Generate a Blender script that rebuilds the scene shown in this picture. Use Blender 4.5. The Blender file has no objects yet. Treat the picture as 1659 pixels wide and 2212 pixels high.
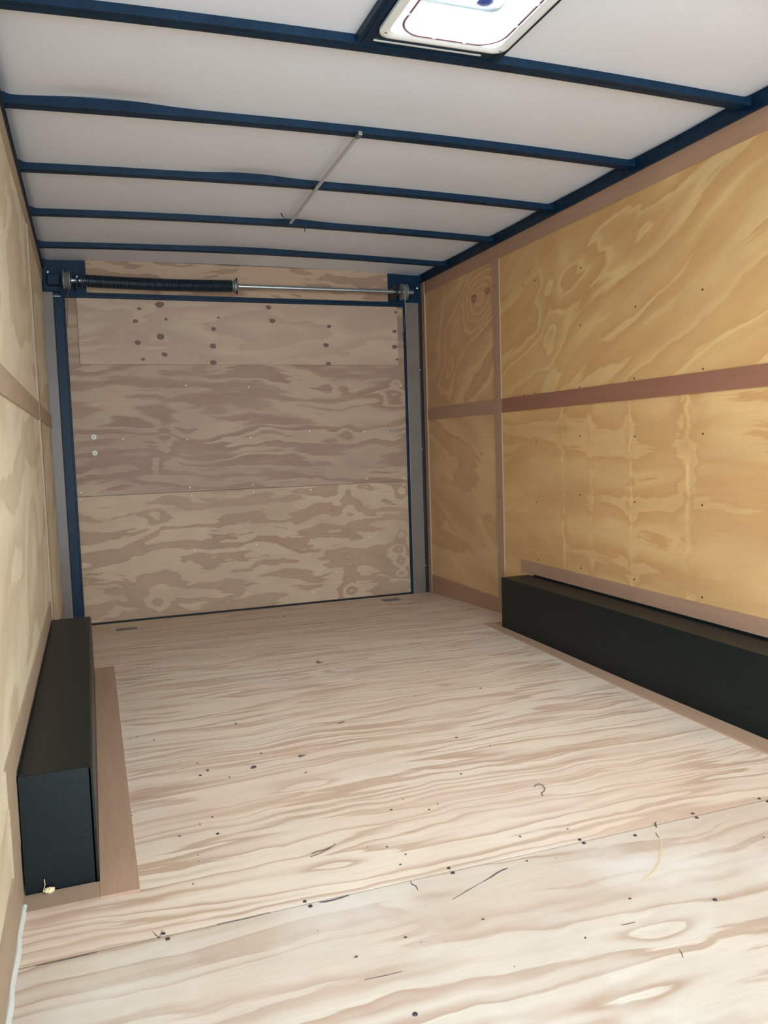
import bpy, bmesh, math, random
from mathutils import Vector, Matrix
random.seed(7)
S = bpy.context.scene
COL = S.collection

# ------------------------------------------------------------------ camera, light, exposure
cam_d = bpy.data.cameras.new('camera')
cam = bpy.data.objects.new('camera', cam_d); COL.objects.link(cam)
R = ((0.939915, -0.339929, -0.03176), (0.057795, 0.066738, 0.996095), (0.336482, 0.93808, -0.082374))
M = Matrix(((R[0][0], R[1][0], -R[2][0], 0.17758),
            (R[0][1], R[1][1], -R[2][1], -4.56052),
            (R[0][2], R[1][2], -R[2][2], 0.87782),
            (0, 0, 0, 1)))
cam.matrix_world = M
cam_d.sensor_fit = 'VERTICAL'; cam_d.sensor_height = 36.0
cam_d.lens = 36.0 * 1756.04 / 2212.0
cam_d.clip_start = 0.02
S.camera = cam

S.view_settings.view_transform = 'Standard'
S.view_settings.look = 'None'
S.view_settings.gamma = 1.0
S.view_settings.use_curve_mapping = False
S.view_settings.exposure = 0.02

def srgb(r, g, b):
    f = lambda c: (c / 255 / 12.92) if c / 255 <= 0.04045 else ((c / 255 + 0.055) / 1.055) ** 2.4
    return (f(r), f(g), f(b), 1.0)

wd = bpy.data.worlds.new('World'); S.world = wd; wd.use_nodes = True
bg = wd.node_tree.nodes['Background']
bg.inputs[0].default_value = (0.62, 0.80, 1.0, 1); bg.inputs[1].default_value = 4.0

sun_d = bpy.data.lights.new('sun', 'SUN'); sun_d.energy = 6.0; sun_d.angle = 0.01
sun = bpy.data.objects.new('sun', sun_d); COL.objects.link(sun)
sun.rotation_euler = (math.radians(-28), math.radians(38), 0)

def area(name, loc, rot, sx, sy, power, col):
    d = bpy.data.lights.new(name, 'AREA'); d.shape = 'RECTANGLE'; d.size = sx; d.size_y = sy
    d.energy = power; d.color = col
    o = bpy.data.objects.new(name, d); COL.objects.link(o); o.location = loc; o.rotation_euler = rot
    return o
# daylight coming in through the open side door beside / behind the camera (left wall)
area('daylight_side_door', (-0.06, -4.35, 0.92), (0, math.radians(-90), 0), 1.66, 1.35, 15.0, (0.76, 0.89, 1.0))
# unseen fill lamp added behind the camera to flatten the light falloff
area('front_fill', (1.05, -6.9, 0.72), (math.radians(98), 0, 0), 2.4, 1.9, 182.0, (0.74, 0.885, 1.0))

# skylight entering through the roof vent
area('daylight_roof_vent', (1.056, -2.812, 1.948), (0, 0, 0), .27, .28, 15.0, (0.90, 0.96, 1.0))

# ------------------------------------------------------------------ constants
W = 2.10; H = 1.828; YF = -5.6
SKIN = 1.872
def fz(y):
    'floor height: level, dipping towards the rear door'
    pts = [(-9, 0), (-2.2, 0), (-1.5, .006), (-0.95, .008), (-0.6, -.006), (0.2, -.042)]
    for (a, za), (b, zb) in zip(pts, pts[1:]):
        if a <= y <= b: return za + (zb - za) * (y - a) / (b - a)
    return 0
def crown(x): return 0.018 * (1 - ((x - W / 2) / (W / 2)) ** 2)

# ------------------------------------------------------------------ materials
def newmat(name):
    m = bpy.data.materials.new(name); m.use_nodes = True
    nt = m.node_tree; return m, nt, nt.nodes['Principled BSDF']
def simple(name, col, rough=.5, metal=0, var=0.0, scale=8, spec=None, bump=0, coat=0):
    m, nt, b = newmat(name)
    b.inputs['Roughness'].default_value = rough; b.inputs['Metallic'].default_value = metal
    if spec is not None: b.inputs['Specular IOR Level'].default_value = spec
    if coat: b.inputs['Coat Weight'].default_value = coat
    tc = nt.nodes.new('ShaderNodeTexCoord')
    n = nt.nodes.new('ShaderNodeTexNoise'); n.inputs['Scale'].default_value = scale; n.inputs['Detail'].default_value = 5
    nt.links.new(tc.outputs['Object'], n.inputs['Vector'])
    r = nt.nodes.new('ShaderNodeValToRGB')
    r.color_ramp.elements[0].color = tuple(c * (1 - var) for c in col[:3]) + (1,)
    r.color_ramp.elements[1].color = tuple(min(1, c * (1 + var)) for c in col[:3]) + (1,)
    r.color_ramp.elements[0].position = .3; r.color_ramp.elements[1].position = .7
    nt.links.new(n.outputs['Fac'], r.inputs['Fac']); nt.links.new(r.outputs['Color'], b.inputs['Base Color'])
    if bump:
        bp = nt.nodes.new('ShaderNodeBump'); bp.inputs['Strength'].default_value = bump; bp.inputs['Distance'].default_value = .002
        nt.links.new(n.outputs['Fac'], bp.inputs['Height']); nt.links.new(bp.outputs['Normal'], b.inputs['Normal'])
    return m

class NB:
    'small node helper'
    def __init__(s, nt): s.nt = nt
    def new(s, t): return s.nt.nodes.new(t)
    def put(s, sock, v):
        if isinstance(v, (int, float)): sock.default_value = v
        elif isinstance(v, tuple): sock.default_value = v
        else: s.nt.links.new(v, sock)
    def m(s, op, a, b=None, c=None, clamp=False):
        n = s.new('ShaderNodeMath'); n.operation = op; n.use_clamp = clamp
        s.put(n.inputs[0], a)
        if b is not None: s.put(n.inputs[1], b)
        if c is not None: s.put(n.inputs[2], c)
        return n.outputs[0]
    def comb(s, x, y, z):
        n = s.new('ShaderNodeCombineXYZ'); s.put(n.inputs[0], x); s.put(n.inputs[1], y); s.put(n.inputs[2], z); return n.outputs[0]
    def noise(s, vec, scale=1, detail=2, rough=.5, dist=0):
        n = s.new('ShaderNodeTexNoise'); s.put(n.inputs['Vector'], vec)
        n.inputs['Scale'].default_value = scale; n.inputs['Detail'].default_value = detail
        n.inputs['Roughness'].default_value = rough; n.inputs['Distortion'].default_value = dist
        return n.outputs['Fac']
    def ramp(s, f, stops, interp='LINEAR'):
        n = s.new('ShaderNodeValToRGB'); cr = n.color_ramp; cr.interpolation = interp
        while len(cr.elements) < len(stops): cr.elements.new(.5)
        for e, (p, c) in zip(cr.elements, stops):
            e.position = p; e.color = c if isinstance(c, tuple) else (c, c, c, 1)
        s.put(n.inputs[0], f); return n.outputs[0]
    def mix(s, f, a, b, mode='MIX'):
        n = s.new('ShaderNodeMix'); n.data_type = 'RGBA'; n.blend_type = mode
        s.put(n.inputs[0], f); s.put(n.inputs[6], a); s.put(n.inputs[7], b); return n.outputs[2]
    def gauss(s, u, v, u0, v0, su, sv):
        a = s.m('DIVIDE', s.m('SUBTRACT', u, u0), su); a = s.m('MULTIPLY', a, a)
        if v is not None:
            b = s.m('DIVIDE', s.m('SUBTRACT', v, v0), sv); a = s.m('MULTIPLY_ADD', b, b, a)
        return s.m('POWER', 2.718, s.m('MULTIPLY', a, -1.0))

def ply(name, light, dark, axes, su, sv, n, seed, warp=.12, rot=0, eyes=(), cols=(), knots=(), tint=None,
        band=((0, 0), (.42, .05), (.55, .75), (.88, 1), (1, 0)), fib=.10, rough=.55, kcol=srgb(88, 56, 52), smear=0, detail=2.2, jit=.30):
    m, nt, b = newmat(name); N = NB(nt)
    tc = N.new('ShaderNodeTexCoord'); sp = N.new('ShaderNodeSeparateXYZ'); nt.links.new(tc.outputs['Object'], sp.inputs[0])
    ax = {'x': sp.outputs[0], 'y': sp.outputs[1], 'z': sp.outputs[2]}
    U, V = ax[axes[0]], ax[axes[1]]
    c, s_ = math.cos(rot), math.sin(rot)
    Ur = N.m('ADD', N.m('MULTIPLY', U, c), N.m('MULTIPLY', V, s_)) if rot else U
    Vr = N.m('SUBTRACT', N.m('MULTIPLY', V, c), N.m('MULTIPLY', U, s_)) if rot else V
    # low frequency warp across the grain
    w = N.noise(N.comb(N.m('MULTIPLY', Ur, 2.2), N.m('MULTIPLY', Vr, 2.2), seed + 9.3), 1, 3, .55)
    Vw = N.m('ADD', Vr, N.m('MULTIPLY', N.m('SUBTRACT', w, .5), warp))
    h = N.noise(N.comb(N.m('MULTIPLY', Ur, su), N.m('MULTIPLY', Vw, sv), seed), 1, detail, .5, .25)
    h = N.m('MULTIPLY', h, n)
    for (u0, v0, a_, b_, A) in eyes:
        h = N.m('ADD', h, N.m('MULTIPLY', N.gauss(U, V, u0, v0, a_, b_), A))
    for (u0, wd_, A) in cols:
        cn = N.m('MULTIPLY', N.m('SUBTRACT', N.noise(N.comb(N.m('MULTIPLY', U, 9), N.m('MULTIPLY', V, 8.0), seed + u0 * 5), 1, 3), .42), 3.2)
        h = N.m('ADD', h, N.m('MULTIPLY', N.m('MULTIPLY', N.gauss(U, None, u0, 0, wd_, 1), A), cn))
    fibre = N.noise(N.comb(N.m('MULTIPLY', Ur, 7), N.m('MULTIPLY', Vw, 260), seed), 1, 3, .6)
    fib2 = N.noise(N.comb(N.m('MULTIPLY', Ur, 9), N.m('MULTIPLY', Vr, 75), seed + 3), 1, 4, .7)
    h = N.m('ADD', h, N.m('MULTIPLY', N.m('SUBTRACT', fib2, .5), jit))
    h = N.m('ADD', h, N.m('MULTIPLY', N.m('SUBTRACT', fibre, .5), jit * .5))
    f = N.m('FRACT', h)
    t = N.ramp(f, [(p, v) for p, v in band])
    # ragged fibre edges
    blotch = N.noise(N.comb(N.m('MULTIPLY', Ur, 1.4), N.m('MULTIPLY', Vr, 3.2), seed + 4), 1, 3, .5)
    tb = N.m('MULTIPLY', t, N.m('MULTIPLY_ADD', blotch, 1.1, .40), clamp=True)
    col = N.mix(tb, light, dark)
    if tint:
        tn = N.ramp(N.noise(N.comb(N.m('MULTIPLY', Ur, 1.1), N.m('MULTIPLY', Vr, 2.4), seed + 20), 1, 3, .6), [(.42, 0.0), (.62, 1.0)])
        col = N.mix(N.m('MULTIPLY', tn, .55), col, tint)
    for (u0, wd_, A) in cols:
        if A < 0: continue
        wob = N.m('MULTIPLY', N.m('SUBTRACT', N.noise(N.comb(u0, N.m('MULTIPLY', V, 16), seed), 1, 3, .6), .5), .06)
        g = N.gauss(N.m('ADD', U, wob), None, u0, 0, wd_ * .16, 1)
        g = N.m('MULTIPLY', g, N.ramp(N.noise(N.comb(u0 * 3, N.m('MULTIPLY', V, 9), seed + 2), 1, 2), [(.42, 0.0), (.6, .55)]))
        col = N.mix(g, col, tuple(min(1, c_ * 1.35) for c_ in light[:3]) + (1,))
    for (u0, v0, r) in knots:
        un = N.m('ADD', U, N.m('MULTIPLY', N.m('SUBTRACT', N.noise(N.comb(N.m('MULTIPLY', U, 60), N.m('MULTIPLY', V, 60), u0), 1, 1), .5), r * .9))
        g = N.gauss(un, V, u0, v0, r * 1.15, r * .85)
        col = N.mix(N.m('MULTIPLY', N.gauss(U, V, u0 + r * .3, v0, r * 2.6, r * 1.2), .28), col, dark)
        col = N.mix(N.ramp(g, [(.38, 0.0), (.52, .88)]), col, kcol)
        col = N.mix(N.m('MULTIPLY', N.ramp(g, [(.72, 0.0), (.95, 1.0)]), .45), col, tuple(c_ * 2.6 for c_ in kcol[:3]) + (1,))
    col = N.mix(1.0, col, N.ramp(fib2, [(.25, 1 - fib * .7), (.6, 1.0)]), 'MULTIPLY')
    grime = N.noise(N.comb(N.m('MULTIPLY', Ur, 5), N.m('MULTIPLY', Vr, 9), seed + 14), 1, 5, .65)
    col = N.mix(1.0, col, N.ramp(grime, [(.3, .93), (.7, 1.03)]), 'MULTIPLY')
    col = N.mix(1.0, col, N.ramp(fibre, [(.25, 1 - fib), (.75, 1 + 0.0)]), 'MULTIPLY')
    if smear:
        sn = N.ramp(N.noise(N.comb(N.m('MULTIPLY', U, 2.3), N.m('MULTIPLY', V, 2.9), seed + 31), 1, 4, .6), [(.5, 0.0), (.68, 1.0)])
        col = N.mix(N.m('MULTIPLY', sn, smear), col, srgb(224, 220, 212))
    nt.links.new(col, b.inputs['Base Color'])
    b.inputs['Roughness'].default_value = rough; b.inputs['Specular IOR Level'].default_value = .35
    bp = N.new('ShaderNodeBump'); bp.inputs['Strength'].default_value = .12; bp.inputs['Distance'].default_value = .001
    nt.links.new(fibre, bp.inputs['Height']); nt.links.new(bp.outputs['Normal'], b.inputs['Normal'])
    return m

def luan(name, col, axes, seed=0, var=.16):
    m, nt, b = newmat(name); N = NB(nt)
    tc = N.new('ShaderNodeTexCoord'); sp = N.new('ShaderNodeSeparateXYZ'); nt.links.new(tc.outputs['Object'], sp.inputs[0])
    ax = {'x': sp.outputs[0], 'y': sp.outputs[1], 'z': sp.outputs[2]}
    U, V = ax[axes[0]], ax[axes[1]]
    a = N.noise(N.comb(N.m('MULTIPLY', U, 14), N.m('MULTIPLY', V, 420), seed), 1, 4, .65)
    c = N.noise(N.comb(N.m('MULTIPLY', U, 3), N.m('MULTIPLY', V, 30), seed + 5), 1, 3, .5)
    t = N.m('ADD', N.m('MULTIPLY', a, .6), N.m('MULTIPLY', c, .4))
    r = N.ramp(t, [(.3, tuple(x * (1 - var) for x in col[:3]) + (1,)), (.72, tuple(x * (1 + var) for x in col[:3]) + (1,))])
    nt.links.new(r, b.inputs['Base Color']); b.inputs['Roughness'].default_value = .62
    b.inputs['Specular IOR Level'].default_value = .3
    return m

BS = ((0, .0), (.10, .0), (.30, .25), (.62, .8), (.86, 1), (.93, .05), (1, 0))      # slow darkening, sharp edge
BD = ((0, 0), (.36, .1), (.48, .75), (.80, 1), (.92, .8), (.97, .1), (1, 0))
BL = ((0, .0), (.14, .08), (.26, .55), (.55, .72), (.88, 1), (.955, .25), (1, 0))      # narrow light ribbons on a darker ground
BF = ((0, 0), (.38, .08), (.58, .42), (.74, .95), (.86, 1), (.93, .15), (1, 0))
BH = ((0, 0), (.44, .02), (.50, 1.0), (.58, .74), (.84, .76), (.90, 1), (.95, .1), (1, 0))                    # two-tone patches
M_ = {}
M_['ply_door_low'] = ply('plywood_door_lower', srgb(194, 168, 136), srgb(162, 128, 100), 'xz', 1.25, 6.0, 5.0, 3.0, band=BH, tint=srgb(172, 142, 116), warp=.16,
    eyes=((.498, .529, .06, .045, .9), (.483, .05, .07, .045, 1.0), (1.60, .613, .05, .05, .8), (1.60, .501, .05, .04, .8), (1.595, .148, .05, .04, .9), (1.589, .02, .05, .035, 1.1),
          (1.907, .252, .05, .035, 1.4), (1.919, .173, .035, .03, 1.0), (1.924, .328, .03, .025, 1.2), (1.916, .096, .03, .025, 1.0), (1.932, .584, .05, .04, 1.0)), detail=4)
M_['ply_door_mid'] = ply('plywood_door_middle', srgb(182, 156, 128), srgb(150, 117, 95), 'xz', 1.1, 8.0, 5.0, 11.0, band=BD, tint=srgb(156, 126, 108), warp=.14,
    eyes=((1.902, 1.157, .07, .05, 1.5), (1.591, 1.209, .05, .03, .9), (1.922, 1.245, .04, .03, .9), (.513, .816, .03, .05, .9), (.57, .95, .04, .11, .8), (1.60, .95, .05, .04, 1.0)), detail=4)
M_['ply_header'] = ply('plywood_header', srgb(186, 154, 124), srgb(150, 116, 92), 'xz', 1.8, 9, 4.5, 21.0, band=BH, detail=3)
KN = ((0.471, 1.639, 0.0101), (0.577, 1.663, 0.0206), (0.448, 1.573, 0.0138), (0.607, 1.587, 0.0094), (0.573, 1.493, 0.0206), (0.453, 1.461, 0.0152),
      (0.589, 1.399, 0.0148), (0.475, 1.373, 0.0101), (0.886, 1.601, 0.0081), (0.855, 1.539, 0.0135), (0.849, 1.447, 0.0175), (0.846, 1.357, 0.0175),
      (1.166, 1.664, 0.0155), (1.184, 1.591, 0.0167), (1.514, 1.566, 0.0119), (1.491, 1.459, 0.0155), (1.502, 1.353, 0.0143), (1.917, 1.544, 0.0131),
      (1.914, 1.454, 0.0155), (1.927, 1.38, 0.0083), (1.931, 1.656, 0.0095))
M_['ply_top'] = ply('plywood_door_top_strip', srgb(188, 162, 136), srgb(174, 147, 123), 'xz', 1.3, 5.5, 5.0, 31.0, band=BS, knots=KN, tint=srgb(180, 152, 128), fib=.06)
M_['ply_wall_up'] = ply('plywood_wall_upper', srgb(228, 192, 130), srgb(206, 156, 98), 'yz', .42, 3.6, 7.0, 41.0, rot=-.42, warp=.14, band=BL, tint=srgb(204, 158, 104),
    eyes=((-1.95, 1.64, .26, .09, 1.6), (-1.42, 1.45, .08, .30, 1.3)), detail=3)
M_['ply_wall_up_rear'] = ply('plywood_wall_upper_rear', srgb(222, 184, 134), srgb(196, 152, 106), 'yz', .9, 3.6, 5.0, 47.0, rot=-.5, warp=.25, band=BL, tint=srgb(190, 150, 108),
    eyes=((-.74, 1.61, .20, .12, 4.0), (-.35, 1.35, .09, .35, 1.2)), knots=((-.686, 1.618, .030), (-.841, 1.63, .024)), kcol=srgb(140, 98, 80), detail=3)
M_['ply_wall_low'] = ply('plywood_wall_lower', srgb(224, 182, 124), srgb(208, 158, 100), 'yz', .5, 4.4, 5.0, 53.0, warp=.12, band=BS, tint=srgb(204, 160, 108),
    cols=((-1.511, .035, .8), (-1.72, .03, .6), (-1.98, .045, 1.0), (-2.293, .06, 1.3)), detail=4)
M_['ply_wall_low_rear'] = ply('plywood_wall_lower_rear', srgb(224, 186, 136), srgb(202, 158, 112), 'yz', 1.0, 3.8, 4.0, 59.0, rot=.3, warp=.2, band=BS, tint=srgb(200, 160, 116),
    knots=((-.735, .815, .009), (-.252, .787, .006), (-.451, .904, .005), (-.46, .419, .007), (-.213, .649, .005), (-.261, .305, .007), (-.736, .333, .008)), kcol=srgb(160, 104, 74), detail=3)
M_['ply_wall_left'] = ply('plywood_wall_left_hazed', srgb(232, 220, 190), srgb(210, 194, 162), 'yz', 1.1, 3.0, 4.0, 67.0, rot=.35, warp=.25, band=BS)  # same plywood as the right wall, flare haze put in as paler colour
M_['ply_floor'] = ply('plywood_floor_rear', srgb(229, 212, 191), srgb(193, 163, 139), 'xy', .45, 7.5, 9.5, 71.0, warp=.13, band=BF, tint=srgb(220, 194, 170),
    eyes=((.66, -2.55, .09, .03, 1.0), (.62, -2.97, .08, .03, .9), (1.05, -1.55, .12, .04, 1.0)), fib=.10, rot=.0, smear=.14, detail=3.5)
M_['ply_floor_near'] = ply('plywood_floor_front', srgb(213, 199, 180), srgb(184, 157, 134), 'xy', .45, 6.2, 8.0, 83.0, warp=.14, band=BF, tint=srgb(204, 182, 162),
    eyes=((.76, -3.16, .08, .025, 1.1), (1.08, -3.42, .07, .03, 1.0), (.95, -3.55, .12, .03, .8)), fib=.10, smear=.5, detail=3.5)
M_['luan'] = luan('luan_trim_wall', srgb(168, 132, 106), 'yz', 1)
M_['luan_v'] = luan('luan_trim_vertical', srgb(170, 136, 110), 'zy', 2)
M_['luan_dark'] = luan('luan_trim_rail', srgb(146, 100, 78), 'yz', 3)
M_['luan_floor'] = luan('luan_trim_floor', srgb(174, 142, 116), 'yx', 4)
M_['luan_floor_x'] = luan('luan_trim_floor_cross', srgb(158, 134, 112), 'xy', 5)
M_['luan_left'] = luan('luan_trim_left', srgb(172, 152, 128), 'yz', 6)
M_['luan_left_v'] = luan('luan_trim_left_vertical', srgb(168, 146, 122), 'zy', 7)
M_['skin'] = simple('white_roof_skin', srgb(228, 232, 240), .38, var=.02, scale=3)
M_['paint'] = simple('black_frame_paint_sky_tint', (0.004, 0.020, 0.044, 1), .42, var=.25, scale=30, spec=.18)  # black paint with blue sky reflection and flare put into its colour
M_['seal'] = simple('black_rubber_seal', (0.006, 0.007, 0.008, 1), .6, var=.2)
M_['box'] = simple('black_satin_fender_paint', (0.0045, 0.0085, 0.0085, 1), .40, var=.15, scale=90, bump=.15, spec=.25)  # black, slightly teal from lens flare mixed into the colour
M_['post'] = simple('grey_painted_post', srgb(112, 100, 90), .38, var=.12, scale=5)
M_['steel'] = simple('bright_steel', srgb(168, 174, 178), .36, 1, .1, 40)
M_['rod'] = simple('light_grey_conduit', srgb(186, 184, 188), .4, 0, .05, 30)
M_['zinc'] = simple('dull_zinc', srgb(132, 138, 138), .45, .8, .2, 60)
M_['cast'] = simple('cast_grey_metal', srgb(128, 130, 124), .5, .35, .15, 40)
M_['spring'] = simple('dark_oiled_spring_steel', (0.012, 0.024, 0.036, 1), .36, .3, .3, 50)
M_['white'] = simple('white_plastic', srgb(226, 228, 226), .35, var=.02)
M_['ring'] = simple('mauve_plastic_ring', srgb(104, 78, 88), .5, var=.05)
M_['knob'] = simple('blue_plastic', srgb(48, 62, 120), .45, var=.1)
M_['caulk'] = simple('white_caulk', srgb(214, 216, 208), .5, var=.06, scale=60)
M_['bolt'] = simple('painted_white_washer', srgb(226, 236, 226), .35, .0, .04, 60)
M_['screw'] = simple('dark_screw', srgb(64, 56, 60), .45, .3, .2, 60)
M_['crack'] = simple('dark_crack', srgb(84, 76, 76), .9, var=.3, scale=120)
M_['scratch'] = simple('pale_scratch', srgb(206, 180, 138), .8, var=.1, scale=120)
M_['chip'] = simple('dark_wood_chip', srgb(72, 58, 54), .8, var=.3, scale=200)
M_['foam'] = simple('cream_foam', srgb(222, 206, 160), .8, var=.15, scale=120)
M_['ground'] = simple('grey_gravel', srgb(150, 145, 138), .9, var=.25, scale=20)
M_['shell'] = simple('white_aluminium_shell', srgb(216, 218, 220), .35, .2, .03)
m, nt, b = newmat('white_translucent_lid')
N = NB(nt); tr = N.new('ShaderNodeBsdfTranslucent'); tr.inputs[0].default_value = (.90, .94, .86, 1)
mx = N.new('ShaderNodeMixShader'); mx.inputs[0].default_value = .75
b.inputs['Base Color'].default_value = (.85, .88, .82, 1); b.inputs['Roughness'].default_value = .25
nt.links.new(b.outputs[0], mx.inputs[1]); nt.links.new(tr.outputs[0], mx.inputs[2])
nt.links.new(mx.outputs[0], nt.nodes['Material Output'].inputs[0])
M_['lid'] = m

# ------------------------------------------------------------------ mesh helpers
def link(name, bm, mat, parent=None, smooth=False, base=None):
    off = Vector(base) if base is not None else (parent.location.copy() if parent is not None and parent.get('_thing') else Vector((0, 0, 0)))
    if off.length: bmesh.ops.translate(bm, verts=bm.verts, vec=-off)
    me = bpy.data.meshes.new(name); bm.normal_update(); bm.to_mesh(me); bm.free()
    me.materials.append(M_[mat] if isinstance(mat, str) else mat)
    if smooth:
        for p in me.polygons: p.use_smooth = True
        try: me.set_sharp_from_angle(angle=math.radians(40))
        except Exception: pass
    o = bpy.data.objects.new(name, me); COL.objects.link(o)
    if base is not None and parent is None: o.location = base
    if parent is not None:
        o.parent = parent
    return o
def BM(): return bmesh.new()
def box(bm, x0, x1, y0, y1, z0, z1, bev=0, seg=2):
    vs = [bm.verts.new(p) for p in ((x0, y0, z0), (x1, y0, z0), (x1, y1, z0), (x0, y1, z0), (x0, y0, z1), (x1, y0, z1), (x1, y1, z1), (x0, y1, z1))]
    fs = [bm.faces.new([vs[i] for i in f]) for f in ((3, 2, 1, 0), (4, 5, 6, 7), (0, 1, 5, 4), (1, 2, 6, 5), (2, 3, 7, 6), (3, 0, 4, 7))]
    if bev:
        es = list({e for f in fs for e in f.edges})
        bmesh.ops.bevel(bm, geom=es, offset=bev, segments=seg, affect='EDGES', profile=.5)
    return bm
def strip_x(bm, fx0, fx1, ylist, z0, z1):
    'flat board lying on the floor, following its profile; fx(y) gives the edges'
    rows = []
    for y in ylist:
        a, c = fx0(y), fx1(y)
        rows.append([bm.verts.new((a, y, fz(y) + z0)), bm.verts.new((c, y, fz(y) + z0)), bm.verts.new((c, y, fz(y) + z1)), bm.verts.new((a, y, fz(y) + z1))])
    for r, q in zip(rows, rows[1:]):
        for i in range(4):
            j = (i + 1) % 4; bm.faces.new((r[i], r[j], q[j], q[i]))
    bm.faces.new(rows[0][::-1]); bm.faces.new(rows[-1]); bmesh.ops.recalc_face_normals(bm, faces=bm.faces); return bm
def lathe(bm, prof, c, axis='x', seg=32):
    'profile list of (offset along axis, radius)'
    rings = []
    for (t, r) in prof:
        ring = []
        for k in range(seg):
            a = 2 * math.pi * k / seg
            p, q = r * math.cos(a), r * math.sin(a)
            v = {'x': (c[0] + t, c[1] + p, c[2] + q), 'y': (c[0] + p, c[1] + t, c[2] + q), 'z': (c[0] + p, c[1] + q, c[2] + t)}[axis]
            ring.append(bm.verts.new(v))
        rings.append(ring)
    for a, b_ in zip(rings, rings[1:]):
        for k in range(seg): bm.faces.new((a[k], a[(k + 1) % seg], b_[(k + 1) % seg], b_[k]))
    bm.faces.new(rings[0][::-1]); bm.faces.new(rings[-1]); bmesh.ops.recalc_face_normals(bm, faces=bm.faces); return bm
def tube(bm, pts, r, seg=10, caps=True):
    pts = [Vector(p) for p in pts]; rings = []
    up = Vector((0, 0, 1)); rr = r if isinstance(r, (list, tuple)) else [r] * len(pts)
    for i, p in enumerate(pts):
        d = (pts[min(i + 1, len(pts) - 1)] - pts[max(i - 1, 0)]).normalized()
        if i == 0:
            n = d.cross(up)
            if n.length < .05: n = d.cross(Vector((1, 0, 0)))
            n.normalize()
        else:
            n = (n - d * n.dot(d)).normalized()
        b_ = d.cross(n)
        rings.append([bm.verts.new(p + (n * math.cos(2 * math.pi * k / seg) + b_ * math.sin(2 * math.pi * k / seg)) * rr[i]) for k in range(seg)])
    for a, c in zip(rings, rings[1:]):
        for k in range(seg): bm.faces.new((a[k], a[(k + 1) % seg], c[(k + 1) % seg], c[k]))
    if caps: bm.faces.new(rings[0][::-1]); bm.faces.new(rings[-1])
    bmesh.ops.recalc_face_normals(bm, faces=bm.faces); return bm
def rrect(cx, cy, hx, hy, r, n=8):
    out = []
    for (sx, sy, a0) in ((1, 1, 0), (-1, 1, 90), (-1, -1, 180), (1, -1, 270)):
        for k in range(n + 1):
            a = math.radians(a0 + 90 * k / n)
            out.append((cx + sx * (hx - r) + r * math.cos(a), cy + sy * (hy - r) + r * math.sin(a)))
    return out
def loft(bm, loops, close=False, cap0=False, cap1=False):
    'loops: list of (list of xy, z)'
    L = [[bm.verts.new((x, y, z)) for x, y in l] for l, z in loops]
    n = len(L[0]); pairs = list(zip(L, L[1:])) + ([(L[-1], L[0])] if close else [])
    for a, c in pairs:
        for k in range(n): bm.faces.new((a[k], a[(k + 1) % n], c[(k + 1) % n], c[k]))
    if cap0: bm.faces.new(L[0][::-1])
    if cap1: bm.faces.new(L[-1])
    bmesh.ops.recalc_face_normals(bm, faces=bm.faces); return bm

def struct(name, bm, mat, parent=None, smooth=False, label=None):
    o = link(name, bm, mat, parent, smooth)
    if parent is None:
        o['kind'] = 'structure'
    if label: o['label'] = label
    return o
def thing(name, label, cat, loc=(0, 0, 0), group=None):
    o = bpy.data.objects.new(name, None); COL.objects.link(o); o.location = loc; o.empty_display_size = .05
    o['label'] = label; o['category'] = cat; o['_thing'] = 1
    if group: o['group'] = group
    return o
def solo(name, bm, mat, label, cat, base, group=None, smooth=False):
    o = link(name, bm, mat, None, smooth, base=base); o['label'] = label; o['category'] = cat
    if group: o['group'] = group
    return o

# ------------------------------------------------------------------ outdoors and outer shell
bm = BM()
g = [bm.verts.new(p) for p in ((-30, -30, -.62), (30, -30, -.62), (30, 30, -.62), (-30, 30, -.62))]; bm.faces.new(g)
struct('ground', bm, 'ground', label='grey gravel yard outside the trailer')

# ------------------------------------------------------------------ floor
ys = [YF, -4.4, -3.092]
def sheet(ylist, z0=-.016, z1=0.0, x0=-.004, x1=W + .004):
    return strip_x(BM(), lambda y: x0, lambda y: x1, ylist, z0, z1)
floor = struct('floor', strip_x(BM(), lambda y: -.03, lambda y: W + .03, [YF, -2.2, -1.5, -.95, -.6, .12], -.07, -.0165), 'seal', label='trailer floor of plywood sheets')
fr = struct('plywood_sheet', sheet([-3.0865, -2.8, -2.2, -1.9, -1.5, -1.2, -.95, -.75, -.6, -.4, -.2, .0]), 'ply_floor', floor, label='long rear floor sheet running back to the ramp door')
fn = struct('plywood_sheet', sheet([YF, -4.4, -3.0910]), 'ply_floor_near', floor, label='front floor sheet scuffed pale along the seam')

def poly_ribbon(pts, w, z=.0006, th=.0008):
    bm = BM(); L = []
    n = len(pts)
    P = [Vector((a, b_)) for a, b_ in pts]
    for i, p in enumerate(P):
        d = (P[min(i + 1, n - 1)] - P[max(i - 1, 0)]).normalized(); q = Vector((-d.y, d.x))
        ww = w[i] if isinstance(w, (list, tuple)) else w * (1 if 0 < i < n - 1 else .35)
        a, c = p + q * ww, p - q * ww
        zz = fz(p.y)
        L.append([bm.verts.new((a.x, a.y, zz - .001)), bm.verts.new((a.x, a.y, zz + th)), bm.verts.new((c.x, c.y, zz + th)), bm.verts.new((c.x, c.y, zz - .001))])
    for a, c in zip(L, L[1:]):
        for i in range(4): bm.faces.new((a[i], a[(i + 1) % 4], c[(i + 1) % 4], c[i]))
    bm.faces.new(L[0][::-1]); bm.faces.new(L[-1]); bmesh.ops.recalc_face_normals(bm, faces=bm.faces); return bm
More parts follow.
